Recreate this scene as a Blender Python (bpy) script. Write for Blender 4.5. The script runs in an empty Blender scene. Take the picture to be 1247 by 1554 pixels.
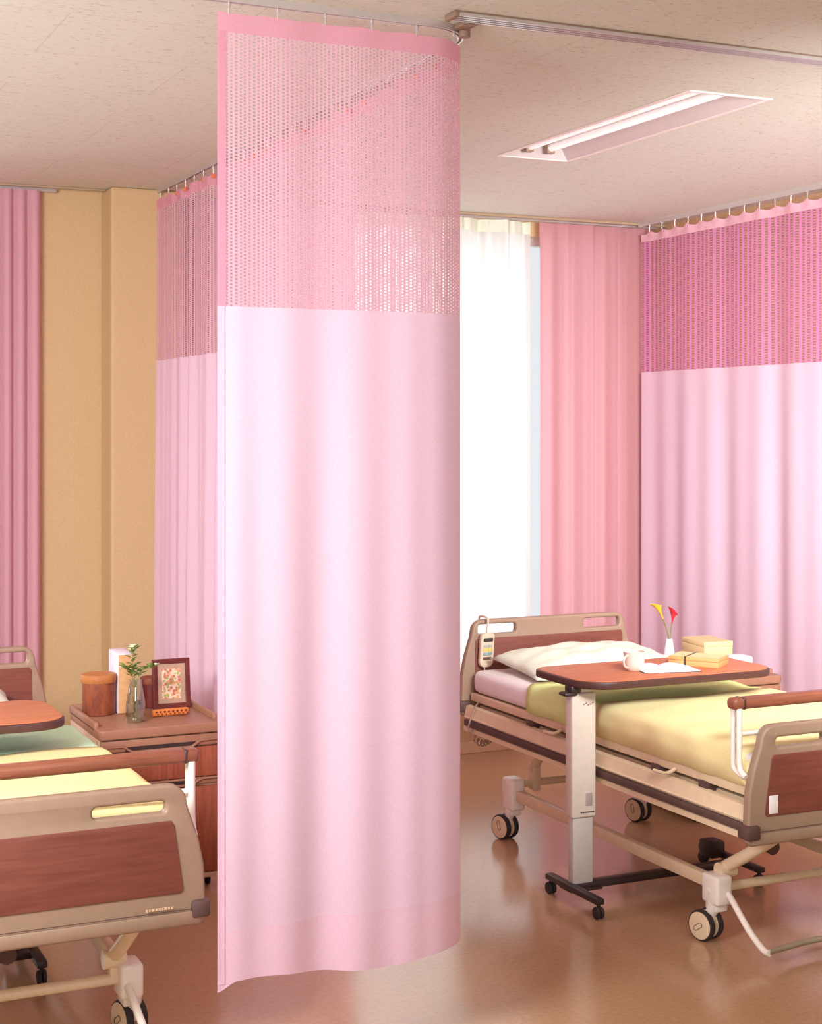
import bpy, bmesh, math, random
from mathutils import Vector, Matrix
random.seed(7)
scn = bpy.context.scene
COL = scn.collection
PI = math.pi

# ------------------------------------------------------------------ helpers
def lin(c):
    return tuple(((v/255.)/12.92 if v/255. <= .04045 else ((v/255.+.055)/1.055)**2.4) for v in c) + (1.,)

def newmat(name):
    m = bpy.data.materials.new(name); m.use_nodes = True
    nt = m.node_tree; nt.nodes.clear()
    out = nt.nodes.new('ShaderNodeOutputMaterial')
    return m, nt, out

def N(nt, kind, **kw):
    n = nt.nodes.new(kind)
    for k, v in kw.items():
        if k in n.inputs: n.inputs[k].default_value = v
        else: setattr(n, k, v)
    return n

def math_(nt, op, a, b=None):
    n = nt.nodes.new('ShaderNodeMath'); n.operation = op
    for i, v in enumerate((a, b)):
        if v is None: continue
        if isinstance(v, (int, float)): n.inputs[i].default_value = v
        else: nt.links.new(v, n.inputs[i])
    return n.outputs[0]

def plain(name, c, rough=.5, metal=0., noise=.05, nscale=30., bump=0., emit=None, estr=0., coat=0.):
    m, nt, out = newmat(name)
    b = N(nt, 'ShaderNodeBsdfPrincipled'); b.inputs['Roughness'].default_value = rough
    b.inputs['Metallic'].default_value = metal; b.inputs['Coat Weight'].default_value = coat
    tc = N(nt, 'ShaderNodeTexCoord'); nz = N(nt, 'ShaderNodeTexNoise', Scale=nscale, Detail=4.)
    nt.links.new(tc.outputs['Object'], nz.inputs['Vector'])
    r = N(nt, 'ShaderNodeValToRGB'); L = lin(c)
    r.color_ramp.elements[0].color = tuple(max(0, v*(1-noise*2)) for v in L[:3]) + (1,)
    r.color_ramp.elements[1].color = tuple(min(1, v*(1+noise*2)) for v in L[:3]) + (1,)
    r.color_ramp.elements[0].position = .3; r.color_ramp.elements[1].position = .7
    nt.links.new(nz.outputs['Fac'], r.inputs['Fac']); nt.links.new(r.outputs['Color'], b.inputs['Base Color'])
    if bump:
        bp = N(nt, 'ShaderNodeBump', Strength=bump, Distance=.002); nt.links.new(nz.outputs['Fac'], bp.inputs['Height'])
        nt.links.new(bp.outputs['Normal'], b.inputs['Normal'])
    if emit:
        b.inputs['Emission Color'].default_value = lin(emit); b.inputs['Emission Strength'].default_value = estr
    nt.links.new(b.outputs[0], out.inputs[0])
    return m

def wood(name, c1, c2, stretch=(2., 30., 30.), rough=.35, scale=1.):
    m, nt, out = newmat(name)
    b = N(nt, 'ShaderNodeBsdfPrincipled', Roughness=rough)
    tc = N(nt, 'ShaderNodeTexCoord'); mp = N(nt, 'ShaderNodeMapping')
    mp.inputs['Scale'].default_value = tuple(s*scale for s in stretch)
    nt.links.new(tc.outputs['Object'], mp.inputs['Vector'])
    nz = N(nt, 'ShaderNodeTexNoise', Scale=2.2, Detail=8., Roughness=.62, Distortion=.6)
    nt.links.new(mp.outputs[0], nz.inputs['Vector'])
    r = N(nt, 'ShaderNodeValToRGB')
    r.color_ramp.elements[0].position = .33; r.color_ramp.elements[0].color = lin(c1)
    r.color_ramp.elements[1].position = .68; r.color_ramp.elements[1].color = lin(c2)
    nt.links.new(nz.outputs['Fac'], r.inputs['Fac']); nt.links.new(r.outputs['Color'], b.inputs['Base Color'])
    nt.links.new(b.outputs[0], out.inputs[0])
    return m

def cloth(name, c, transl=.25, rough=.9, weave=900., tint=None, clear=0., graze=0.):
    """woven cloth: diffuse mixed with a translucent lobe, fine weave in the colour"""
    m, nt, out = newmat(name)
    tc = N(nt, 'ShaderNodeTexCoord')
    nz = N(nt, 'ShaderNodeTexNoise', Scale=weave*.25, Detail=3.); nt.links.new(tc.outputs['Object'], nz.inputs['Vector'])
    r = N(nt, 'ShaderNodeValToRGB'); L = lin(c)
    r.color_ramp.elements[0].position = .3; r.color_ramp.elements[1].position = .7
    r.color_ramp.elements[0].color = tuple(v*.93 for v in L[:3]) + (1,)
    r.color_ramp.elements[1].color = tuple(min(1, v*1.05) for v in L[:3]) + (1,)
    nt.links.new(nz.outputs['Fac'], r.inputs['Fac'])
    d = N(nt, 'ShaderNodeBsdfDiffuse'); nt.links.new(r.outputs['Color'], d.inputs['Color'])
    t = N(nt, 'ShaderNodeBsdfTranslucent')
    t.inputs['Color'].default_value = lin(tint or c)
    mx = N(nt, 'ShaderNodeMixShader'); mx.inputs[0].default_value = transl
    if graze:      # a fold seen edge-on is many threads deep and lets less light through
        lw = N(nt, 'ShaderNodeLayerWeight', Blend=.5)
        nt.links.new(math_(nt, 'SUBTRACT', transl, math_(nt, 'MULTIPLY', math_(nt, 'POWER', lw.outputs['Facing'], 1.5), graze)), mx.inputs[0])
    nt.links.new(d.outputs[0], mx.inputs[1]); nt.links.new(t.outputs[0], mx.inputs[2])
    last = mx.outputs[0]
    if clear:
        tr = N(nt, 'ShaderNodeBsdfTransparent'); m2 = N(nt, 'ShaderNodeMixShader'); m2.inputs[0].default_value = clear
        nt.links.new(last, m2.inputs[1]); nt.links.new(tr.outputs[0], m2.inputs[2]); last = m2.outputs[0]
    nt.links.new(last, out.inputs[0])
    return m

def netting(name, c, pu=.0125, pv=.0085, tu=.42, tv=.34, transl=.35, film=.1):
    """open net of thick upright yarns and thin cross threads; the holes are see-through"""
    m, nt, out = newmat(name)
    uv = N(nt, 'ShaderNodeUVMap'); sp = N(nt, 'ShaderNodeSeparateXYZ'); nt.links.new(uv.outputs[0], sp.inputs[0])
    low = N(nt, 'ShaderNodeTexNoise', Scale=9., Detail=2.); low.noise_dimensions = '1D'
    nt.links.new(sp.outputs['X'], low.inputs['W'])
    u = math_(nt, 'ADD', sp.outputs['X'], math_(nt, 'MULTIPLY', low.outputs['Fac'], .03))
    fu = math_(nt, 'FRACT', math_(nt, 'DIVIDE', u, pu))
    col = math_(nt, 'FLOOR', math_(nt, 'DIVIDE', u, pu))
    half = math_(nt, 'MULTIPLY', math_(nt, 'MODULO', col, 2.), .5)
    fv = math_(nt, 'FRACT', math_(nt, 'ADD', math_(nt, 'DIVIDE', sp.outputs['Y'], pv), half))
    a = math_(nt, 'MAXIMUM', math_(nt, 'LESS_THAN', fu, tu), math_(nt, 'LESS_THAN', fv, tv))
    a = math_(nt, 'MAXIMUM', a, film)
    d = N(nt, 'ShaderNodeBsdfDiffuse', Color=lin(c)); t = N(nt, 'ShaderNodeBsdfTranslucent', Color=lin(c))
    mx = N(nt, 'ShaderNodeMixShader'); mx.inputs[0].default_value = transl
    nt.links.new(d.outputs[0], mx.inputs[1]); nt.links.new(t.outputs[0], mx.inputs[2])
    tr = N(nt, 'ShaderNodeBsdfTransparent'); m2 = N(nt, 'ShaderNodeMixShader')
    nt.links.new(a, m2.inputs[0]); nt.links.new(tr.outputs[0], m2.inputs[1]); nt.links.new(mx.outputs[0], m2.inputs[2])
    nt.links.new(m2.outputs[0], out.inputs[0])
    return m

class MB:
    """collects shapes; obj() links them as one mesh object"""
    def __init__(s): s.bm = bmesh.new(); s.mi = 0; s.uv = None
    def _tag(s, faces):
        for f in faces: f.material_index = s.mi
    def box(s, x0, x1, y0, y1, z0, z1, bev=0., seg=2, rot=None):
        b = bmesh.new(); bmesh.ops.create_cube(b, size=1.)
        c = Vector(((x0+x1)/2, (y0+y1)/2, (z0+z1)/2)); d = (x1-x0, y1-y0, z1-z0)
        for v in b.verts: v.co = Vector((v.co.x*d[0], v.co.y*d[1], v.co.z*d[2]))
        if bev: bmesh.ops.bevel(b, geom=b.edges[:], offset=min(bev, .49*min(abs(k) for k in d)), segments=seg, profile=.5, affect='EDGES')
        if rot is not None:
            for v in b.verts: v.co = rot @ v.co
        for v in b.verts: v.co += c
        s.merge(b); return s
    def merge(s, b):
        b.normal_update(); vm = {}
        for v in b.verts: vm[v] = s.bm.verts.new(v.co)
        for f in b.faces:
            try:
                nf = s.bm.faces.new([vm[v] for v in f.verts]); nf.material_index = s.mi
            except ValueError: pass
        b.free()
    def tube(s, pts, r, seg=12, cap=True, closed=False):
        pts = [Vector(p) for p in pts]; n = len(pts)
        rr = r if isinstance(r, (list, tuple)) else [r]*n
        rings = []; up = None
        for i, p in enumerate(pts):
            if closed: t = pts[(i+1) % n] - pts[i-1]
            else: t = (pts[min(i+1, n-1)] - pts[max(i-1, 0)])
            t.normalize()
            if up is None:
                up = Vector((0, 0, 1)) if abs(t.z) < .9 else Vector((1, 0, 0))
            a = t.cross(up)
            if a.length < 1e-4: a = t.orthogonal()
            a.normalize(); bb = a.cross(t).normalized(); up = bb
            rings.append([s.bm.verts.new(p + a*math.cos(2*PI*k/seg)*rr[i] + bb*math.sin(2*PI*k/seg)*rr[i]) for k in range(seg)])
        fs = []
        for i in range(n if closed else n-1):
            A, B = rings[i], rings[(i+1) % n]
            for k in range(seg):
                fs.append(s.bm.faces.new((A[k], B[k], B[(k+1) % seg], A[(k+1) % seg])))
        if cap and not closed:
            fs.append(s.bm.faces.new(rings[0])); fs.append(s.bm.faces.new(list(reversed(rings[-1]))))
        s._tag(fs); return s
    def lathe(s, prof, c=(0, 0, 0), seg=32, axis='z', closed=False):
        rings = []; fs = []
        for (r, h) in prof:
            ring = []
            for k in range(seg):
                a = 2*PI*k/seg; x, y = r*math.cos(a), r*math.sin(a)
                p = (x, y, h) if axis == 'z' else ((h, x, y) if axis == 'x' else (y, h, x))
                ring.append(s.bm.verts.new(Vector(p)+Vector(c)))
            rings.append(ring)
        for i in range(len(rings)-1):
            A, B = rings[i], rings[i+1]
            for k in range(seg): fs.append(s.bm.faces.new((A[k], A[(k+1) % seg], B[(k+1) % seg], B[k])))
        if prof[0][0] > 1e-5 and not closed: fs.append(s.bm.faces.new(list(reversed(rings[0]))))
        if prof[-1][0] > 1e-5 and not closed: fs.append(s.bm.faces.new(rings[-1]))
        s._tag(fs); return s
    def quad(s, *pts):
        s._tag([s.bm.faces.new([s.bm.verts.new(Vector(p)) for p in pts])]); return s
    def plate(s, outer, holes=(), thick=.02, bevel=.004, place=None):
        """flat outline with holes, extruded and rounded; lies in XY, thickness along Z, then moved by 'place'"""
        cu = bpy.data.curves.new('tmp', 'CURVE'); cu.dimensions = '2D'; cu.fill_mode = 'BOTH'
        cu.extrude = max(thick/2-bevel, 1e-4); cu.bevel_depth = bevel; cu.bevel_resolution = 2; cu.offset = -bevel
        for poly in [outer]+list(holes):
            sp = cu.splines.new('POLY'); sp.points.add(len(poly)-1)
            for i, (x, y) in enumerate(poly): sp.points[i].co = (x, y, 0, 1)
            sp.use_cyclic_u = True
        o = bpy.data.objects.new('tmp', cu); me = o.to_mesh()
        b = bmesh.new(); b.from_mesh(me); o.to_mesh_clear(); bpy.data.objects.remove(o); bpy.data.curves.remove(cu)
        bmesh.ops.remove_doubles(b, verts=b.verts[:], dist=1e-5)
        if place:
            for v in b.verts: v.co = Vector(place(*v.co))
        s.merge(b); return s
    def obj(s, name, mats, parent=None, loc=None, smooth=True, angle=40., recalc=True):
        if recalc: bmesh.ops.recalc_face_normals(s.bm, faces=s.bm.faces[:])
        me = bpy.data.meshes.new(name); s.bm.to_mesh(me); s.bm.free()
        for m in (mats if isinstance(mats, (list, tuple)) else [mats]): me.materials.append(m)
        if smooth:
            for p in me.polygons: p.use_smooth = True
            me.set_sharp_from_angle(angle=math.radians(angle))
        o = bpy.data.objects.new(name, me); COL.objects.link(o)
        if parent: o.parent = parent
        if loc: o.location = loc
        return o

def tag(o, label, cat, group=None, kind=None):
    o['label'] = label; o['category'] = cat
    if group: o['group'] = group
    if kind: o['kind'] = kind
    return o
def thing(name, label, cat, loc=(0, 0, 0), rz=0., group=None):
    o = bpy.data.objects.new(name, None); COL.objects.link(o); o.empty_display_size = .1
    o.location = loc; o.rotation_euler = (0, 0, rz)
    return tag(o, label, cat, group)
def struct(o): o['kind'] = 'structure'; return o
def copy_tree(o, parent=None):
    c = o.copy(); COL.objects.link(c)
    if parent: c.parent = parent
    for ch in list(o.children): copy_tree(ch, c)
    return c
def rrect(x0, x1, y0, y1, r, n=6):
    rs = r if isinstance(r, (list, tuple)) else [r]*4      # radii: (x1,y1) (x0,y1) (x0,y0) (x1,y0)
    P = []
    for (cx, cy, a0, q) in ((x1, y1, 0, rs[0]), (x0, y1, 90, rs[1]), (x0, y0, 180, rs[2]), (x1, y0, 270, rs[3])):
        sx = -1 if cx == x1 else 1; sy = -1 if cy == y1 else 1
        for k in range(n+1):
            a = math.radians(a0+90*k/n)
            P.append((cx+sx*q+q*math.cos(a), cy+sy*q+q*math.sin(a)))
    return P
def smooth_path(pts, n=8):
    pts = [Vector(p) for p in pts]; out = []
    for i in range(len(pts)-1):
        p0 = pts[max(i-1, 0)]; p1 = pts[i]; p2 = pts[i+1]; p3 = pts[min(i+2, len(pts)-1)]
        for k in range(n):
            t = k/n
            out.append(.5*((2*p1)+(-p0+p2)*t+(2*p0-5*p1+4*p2-p3)*t*t+(-p0+3*p1-3*p2+p3)*t**3))
    out.append(pts[-1]); return out

# ------------------------------------------------------------------ materials
M = {}
M['bedbeige'] = plain('bed_board_plastic', (152, 124, 102), .45, noise=.02)
M['cream'] = plain('bed_painted_steel', (224, 200, 164), .35, noise=.02)
M['white_paint'] = plain('white_painted_metal', (238, 226, 212), .3, noise=.01)
M['bumper'] = plain('dark_bumper_rubber', (88, 62, 56), .6)
M['black'] = plain('black_steel', (52, 38, 36), .4)
M['pedal'] = plain('pedal_bar_grey', (164, 150, 124), .5)
M['ctrl'] = plain('controller_plastic', (206, 186, 160), .5)
M['tyre'] = plain('tyre_rubber', (48, 38, 36), .7)
M['panel'] = wood('cherry_wood_panel', (108, 54, 42), (128, 70, 54), (2.5, 30, 30), .5)
M['ns_front'] = wood('cabinet_wood_front', (136, 66, 46), (170, 94, 66), (30, 30, 2.5), .4)
M['ns_top'] = plain('cabinet_brown_laminate', (160, 112, 86), .42, noise=.03)
M['ns_side'] = plain('cabinet_side_laminate', (206, 172, 140), .5, noise=.02)
M['table'] = wood('table_wood_top', (176, 98, 62), (198, 122, 82), (3, 26, 26), .5)
M['table_edge'] = plain('table_dark_edge', (74, 42, 36), .45)
M['grab_wood'] = wood('grab_bar_wood', (124, 68, 48), (148, 88, 62), (3, 40, 40), .4)
M['sleeve'] = plain('column_painted_steel', (214, 200, 184), .4, noise=.015)
M['post'] = plain('column_inner_steel', (206, 198, 190), .4, metal=.2, noise=.015)
M['sheet'] = cloth('white_sheet', (244, 234, 230), .05)
M['pillow'] = cloth('pillow_cotton', (226, 228, 206), .05)
M['lime'] = cloth('lime_blanket_cloth', (230, 244, 164), .05)
M['lime_l'] = cloth('mint_blanket_cloth', (208, 236, 196), .05)
M['quilt'] = cloth('yellow_quilt_cloth', (240, 224, 164), .05)
M['net'] = netting('pink_net', (228, 184, 198), .0125, .0088, .44, .38)
M['net_r'] = netting('deep_pink_net', (230, 152, 198), .044, .0125, .46, .32, film=.04)
M['pinkcloth'] = cloth('pink_curtain_cloth', (238, 207, 224), .3)
M['pinkhem'] = cloth('pink_curtain_hem', (238, 200, 217), .22)
M['pinktape_r'] = cloth('pale_pink_header_tape', (246, 196, 210), .3)
M['pinktape'] = cloth('pink_header_tape', (230, 164, 182), .3, clear=.12)
M['drape'] = cloth('rose_drape_cloth', (212, 156, 160), .42, tint=(226, 170, 172))
M['drape_l'] = cloth('dusty_rose_drape_cloth', (224, 172, 184), .25)
M['sheer'] = cloth('sheer_white_voile', (236, 236, 230), .55, clear=.08, tint=(250, 250, 246), graze=.42)
M['orange_tab'] = plain('orange_hook_tab', (226, 122, 84), .5)
M['rail'] = plain('rail_aluminium', (214, 206, 204), .28, metal=.6, noise=.01)
M['rail_dark'] = plain('rail_brown_fitting', (140, 112, 92), .6)  # brown of the rail bracket, backing and end cap
M['tubelamp'] = plain('fluorescent_tube_glass', (255, 252, 248), .3, emit=(255, 250, 244), estr=.3)
M['reflector'] = plain('lamp_white_reflector', (206, 190, 186), .35, noise=.01)
M['trimb'] = plain('beige_ceiling_trim', (172, 148, 118), .6, noise=.02)
M['trimw'] = plain('lamp_trim_paint', (240, 226, 218), .4, noise=.01)

def m_wall(name, c):
    return plain(name, c, .85, noise=.03, nscale=180., bump=.25)
M['wall'] = m_wall('ochre_wall_paint', (206, 175, 131))
M['wall_off'] = m_wall('pale_wall_paint', (226, 222, 218))
M['wall_low'] = m_wall('beige_wall_paint', (226, 196, 156))

def m_ceiling():
    m, nt, out = newmat('fissured_ceiling_board')
    b = N(nt, 'ShaderNodeBsdfPrincipled', Roughness=.9)
    tc = N(nt, 'ShaderNodeTexCoord')
    mp = N(nt, 'ShaderNodeMapping'); mp.inputs['Scale'].default_value = (26, 60, 1); nt.links.new(tc.outputs['Object'], mp.inputs['Vector'])
    nz = N(nt, 'ShaderNodeTexNoise', Scale=1.6, Detail=5., Roughness=.7); nt.links.new(mp.outputs[0], nz.inputs['Vector'])
    r = N(nt, 'ShaderNodeValToRGB'); e = r.color_ramp.elements
    e[0].position = .31; e[0].color = lin((184, 168, 148)); e[1].position = .44; e[1].color = lin((216, 216, 200))
    nt.links.new(nz.outputs['Fac'], r.inputs['Fac'])
    br = N(nt, 'ShaderNodeTexBrick', Scale=1.); br.offset = .5
    br.inputs['Color1'].default_value = (1, 1, 1, 1); br.inputs['Color2'].default_value = (.985, .985, .985, 1); br.inputs['Mortar'].default_value = (.86, .84, .8, 1)
    br.inputs['Mortar Size'].default_value = .0022; br.inputs['Brick Width'].default_value = .9; br.inputs['Row Height'].default_value = .45
    nt.links.new(tc.outputs['Object'], br.inputs['Vector'])
    mu = N(nt, 'ShaderNodeMixRGB'); mu.blend_type = 'MULTIPLY'; mu.inputs[0].default_value = 1.
    nt.links.new(r.outputs[0], mu.inputs[1]); nt.links.new(br.outputs[0], mu.inputs[2])
    nt.links.new(mu.outputs[0], b.inputs['Base Color'])
    nt.links.new(b.outputs[0], out.inputs[0]); return m
M['ceiling'] = m_ceiling()

def m_floor():
    m, nt, out = newmat('polished_tan_vinyl')
    b = N(nt, 'ShaderNodeBsdfPrincipled', Roughness=.2); b.inputs['IOR'].default_value = 1.6
    tc = N(nt, 'ShaderNodeTexCoord')
    nz = N(nt, 'ShaderNodeTexNoise', Scale=60., Detail=6., Roughness=.7); nt.links.new(tc.outputs['Object'], nz.inputs['Vector'])
    r = N(nt, 'ShaderNodeValToRGB'); e = r.color_ramp.elements
    e[0].position = .3; e[0].color = lin((178, 138, 102)); e[1].position = .7; e[1].color = lin((194, 154, 120))
    nt.links.new(nz.outputs['Fac'], r.inputs['Fac']); nt.links.new(r.outputs[0], b.inputs['Base Color'])
    n2 = N(nt, 'ShaderNodeTexNoise', Scale=5., Detail=2.); nt.links.new(tc.outputs['Object'], n2.inputs['Vector'])
    r2 = N(nt, 'ShaderNodeMapRange'); r2.inputs['To Min'].default_value = .12; r2.inputs['To Max'].default_value = .22
    nt.links.new(n2.outputs['Fac'], r2.inputs['Value']); nt.links.new(r2.outputs[0], b.inputs['Roughness'])
    bp = N(nt, 'ShaderNodeBump', Strength=.06, Distance=.01); nt.links.new(n2.outputs['Fac'], bp.inputs['Height']); nt.links.new(bp.outputs[0], b.inputs['Normal'])
    nt.links.new(b.outputs[0], out.inputs[0]); return m
M['floor'] = m_floor()

def m_glass(name, tint=(1, 1, 1, 1), refl=.12):
    m, nt, out = newmat(name)
    t = N(nt, 'ShaderNodeBsdfTransparent', Color=tint); g = N(nt, 'ShaderNodeBsdfGlossy', Roughness=.02)
    lw = N(nt, 'ShaderNodeLayerWeight', Blend=.35)
    mx = N(nt, 'ShaderNodeMixShader'); nt.links.new(math_(nt, 'ADD', math_(nt, 'MULTIPLY', lw.outputs['Facing'], .45), refl*.3), mx.inputs[0])
    nt.links.new(t.outputs[0], mx.inputs[1]); nt.links.new(g.outputs[0], mx.inputs[2]); nt.links.new(mx.outputs[0], out.inputs[0]); return m
M['pane'] = m_glass('window_glass', (.97, .99, 1, 1), .1)
M['glass'] = m_glass('vase_glass', (.93, .95, .92, 1), .35)
M['water'] = m_glass('vase_water', (.9, .93, .86, 1), .2)
M['winframe'] = plain('window_frame_aluminium', (206, 202, 196), .4, metal=.3)

# ------------------------------------------------------------------ the setting
CZ = 2.745; YW = 7.07; XR = 4.72; XL = -2.6; YF = -2.6
m = MB(); m.quad((XL, YF, 0), (XR, YF, 0), (XR, YW, 0), (XL, YW, 0)); struct(m.obj('floor', M['floor'], smooth=False))
LX0, LX1, LY0, LY1 = 2.915, 3.217, 4.143, 5.433
m = MB()
xs = [XL, LX0, LX1, XR]; ys = [YF, LY0, LY1, YW]
for i in range(3):
    for j in range(3):
        if i == 1 and j == 1: continue
        m.quad((xs[i], ys[j], CZ), (xs[i], ys[j+1], CZ), (xs[i+1], ys[j+1], CZ), (xs[i+1], ys[j], CZ))
struct(m.obj('ceiling', M['ceiling'], smooth=False, recalc=False))
# back wall with two window openings, and the pilaster between them
W1 = (2.42, 4.50, .38, 2.66); W2 = (-1.2, 1.12, .38, 2.66); TH = .16
m = MB()
xs = [XL, W2[0], W2[1], W1[0], W1[1], XR]
for i in range(5):
    if i in (1, 3):
        w = W2 if i == 1 else W1
        m.box(w[0], w[1], YW, YW+TH, 0, w[2]); m.box(w[0], w[1], YW, YW+TH, w[3], CZ)
    else: m.box(xs[i], xs[i+1], YW, YW+TH, 0, CZ)
m.box(1.712, 2.05, 6.88, YW, 0, CZ, .012)
struct(m.obj('wall_back', M['wall'], smooth=False))
m = MB(); m.box(XR, XR+.12, YF, YW+TH, 0, CZ); struct(m.obj('wall_right', M['wall'], smooth=False))
m = MB(); m.box(XL-.12, XL, YF, YW+TH, 0, CZ); struct(m.obj('wall_left', M['wall_off'], smooth=False))
m = MB(); m.box(XL-.12, XR+.12, YF-.12, YF, 0, CZ); struct(m.obj('wall_front', M['wall_off'], smooth=False))
m = MB(); m.box(2.05, XR, YW-.012, YW, 0, .06, .004); m.box(XL, 1.712, YW-.012, YW, 0, .06, .004); struct(m.obj('baseboard_back', M['wall_low'], smooth=False))
m = MB(); m.box(XR-.012, XR, YF, YW-.012, 0, .06, .004); struct(m.obj('baseboard_right', M['wall_low'], smooth=False))
m = MB(); m.box(2.05, XR, 6.93, 6.95, CZ-.014, CZ, .003); m.box(XL, 1.712, 6.975, 6.99, CZ-.010, CZ, .003); struct(m.obj('trim_1', M['trimb'], smooth=False))
for k, w in enumerate((W1, W2)):
    f = MB(); x0, x1, z0, z1 = w; t = .045
    f.box(x0, x0+t, YW+.05, YW+.1, z0, z1); f.box(x1-t, x1, YW+.05, YW+.1, z0, z1)
    f.box(x0+t, x1-t, YW+.05, YW+.1, z0, z0+t); f.box(x0+t, x1-t, YW+.05, YW+.1, z1-t, z1)
    xm = (x0+x1)/2; f.box(xm-.03, xm+.03, YW+.052, YW+.098, z0+t, z1-t)
    fo = struct(f.obj('window_%d' % (k+1), M['winframe'], smooth=False))
    for a, b in ((x0+t, xm-.03), (xm+.03, x1-t)):
        p = MB(); p.box(a, b, YW+.072, YW+.078, z0+t, z1-t); p.obj('pane', M['pane'], fo, smooth=False)
    s = MB(); s.box(x0-.03, x1+.03, YW-.03, YW+.05, z0-.03, z0, .004); s.obj('window_sill', M['winframe'], fo, smooth=False)

# ------------------------------------------------------------------ curtain rails
def rail_mesh(pts, w=.022, h=.024):
    """U-channel swept along a plan path just under the ceiling"""
    b = MB(); pts = [Vector((x, y, 0)) for x, y in pts]
    sec = [(-w/2, 0), (-w/2, -h), (-w/4, -h), (-w/4, -h*.4), (w/4, -h*.4), (w/4, -h), (w/2, -h), (w/2, 0)]
    rings = []
    for i, p in enumerate(pts):
        t = (pts[min(i+1, len(pts)-1)]-pts[max(i-1, 0)]).normalized(); n = Vector((t.y, -t.x, 0))
        rings.append([b.bm.verts.new((p.x+n.x*a, p.y+n.y*a, CZ+z)) for a, z in sec])
    for A, B in zip(rings[:-1], rings[1:]):
        for k in range(len(sec)):
            b.bm.faces.new((A[k], A[(k+1) % 8], B[(k+1) % 8], B[k]))
    b.bm.faces.new(rings[0]); b.bm.faces.new(list(reversed(rings[-1])))
    return b
CX, CY, CR = 1.93, 3.72, .15
def corner_path(x_start, y_end, n=14):
    P = [(x_start, CY), (CX-CR, CY)]
    P += [(CX-CR+CR*math.sin(a), CY+CR-CR*math.cos(a)) for a in [PI/2*k/n for k in range(1, n+1)]]
    return P+[(CX, y_end)]
r = thing('curtain_rail', 'pale metal ceiling rail that bends round a corner and carries the front net-topped privacy curtain', 'curtain rail', (0, 0, 0))
rail_mesh(corner_path(-.9, 6.88), .016, .018).obj('track', M['rail'], r)
b = MB(); b.tube([(CX-.035, CY+.02, CZ-.001), (CX-.035, CY+.02, CZ-.03)], .016); b.box(CX-.07, CX-.03, CY-.07, CY+.02, CZ-.014, CZ-.001, .003); b.obj('bracket', M['rail_dark'], r)
r = thing('curtain_rail', 'double straight aluminium rail crossing the ceiling in front of the light fixture', 'curtain rail', (0, 0, 0))
for yy in (3.612, 3.645): rail_mesh([(1.81, yy), (4.71, yy)], .022, .014).obj('track', M['rail'], r)
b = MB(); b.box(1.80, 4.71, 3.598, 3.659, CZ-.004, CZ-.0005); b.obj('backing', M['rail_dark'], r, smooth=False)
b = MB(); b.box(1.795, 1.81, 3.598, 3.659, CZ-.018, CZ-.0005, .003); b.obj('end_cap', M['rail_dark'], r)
XC = 4.55
r = rail_mesh([(XC, 3.70), (XC, 6.93)]).obj('curtain_rail', M['rail'])
tag(r, 'pale ceiling rail above the pink net-topped curtain along the right wall', 'curtain rail')
r = rail_mesh([(2.06, 6.985), (4.70, 6.985)], .02, .02).obj('curtain_rail', M['rail'])
tag(r, 'thin ceiling rail carrying the white sheers and rose drapes at the window', 'curtain rail')
r = rail_mesh([(-1.6, 7.04), (1.5, 7.04)], .02, .02).obj('curtain_rail', M['rail'])
tag(r, 'thin ceiling rail carrying the dusty rose drape at the far left', 'curtain rail')

# ------------------------------------------------------------------ curtains
class Path:
    def __init__(s, pts):
        s.p = [Vector((x, y, 0)) for x, y in pts]; s.d = [0.]
        for a, b in zip(s.p[:-1], s.p[1:]): s.d.append(s.d[-1]+(b-a).length)
        s.L = s.d[-1]
    def at(s, q):
        q = min(max(q, 0), s.L); i = 0
        while i < len(s.d)-2 and s.d[i+1] < q: i += 1
        a, b = s.p[i], s.p[i+1]; t = (q-s.d[i])/max(1e-9, s.d[i+1]-s.d[i])
        d = (b-a).normalized(); return a.lerp(b, t), Vector((d.y, -d.x, 0))
def sheet(path, zs, off, du=.012, s0=0., s1=None, stretch=1., ztop=None, zbot=None):
    """cloth strip hung along a plan path; off(s,z) is how far a fold stands out; UV is in metres of cloth"""
    s1 = path.L if s1 is None else s1; n = max(2, int((s1-s0)/du)); b = bmesh.new(); uv = b.loops.layers.uv.new('UVMap')
    grid = []
    for i in range(n+1):
        q = s0+(s1-s0)*i/n; p, nn = path.at(q); col = []
        zt = ztop(q) if ztop else zs[0]; zb = zbot(q) if zbot else zs[-1]
        for z in zs:
            f = (z-zs[-1])/(zs[0]-zs[-1]); zz = zb+(zt-zb)*f
            o = off(q, zz); v = b.verts.new((p.x+nn.x*o, p.y+nn.y*o, zz)); col.append((v, q*stretch, zz))
        grid.append(col)
    for A, B in zip(grid[:-1], grid[1:]):
        for k in range(len(zs)-1):
            qd = (A[k], A[k+1], B[k+1], B[k]); f = b.faces.new([x[0] for x in qd]); f.smooth = True
            for l, x in zip(f.loops, qd): l[uv].uv = (x[1], x[2])
    return b
def sheet_obj(name, b, mat, parent=None):
    me = bpy.data.meshes.new(name); b.to_mesh(me); b.free(); me.materials.append(mat)
    o = bpy.data.objects.new(name, me); COL.objects.link(o)
    if parent: o.parent = parent
    return o
def zr(a, b, n): return [a+(b-a)*k/n for k in range(n+1)]
def hook(pos, r, mat, tab=None, drop=.04):
    b = MB(); x, y, z = pos
    b.tube([(x, y, CZ-.01), (x, y, z)], .0022, 6)
    b.lathe([(0, -.005), (.005, -.003), (.005, .003), (0, .005)], (x, y, CZ-.026), 8)
    if tab: b.mi = 1; b.box(x-.007, x+.007, y-.007, y+.007, z-.012, z+.006, .002)
    b.obj('hook', [mat, tab] if tab else mat, r)

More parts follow.
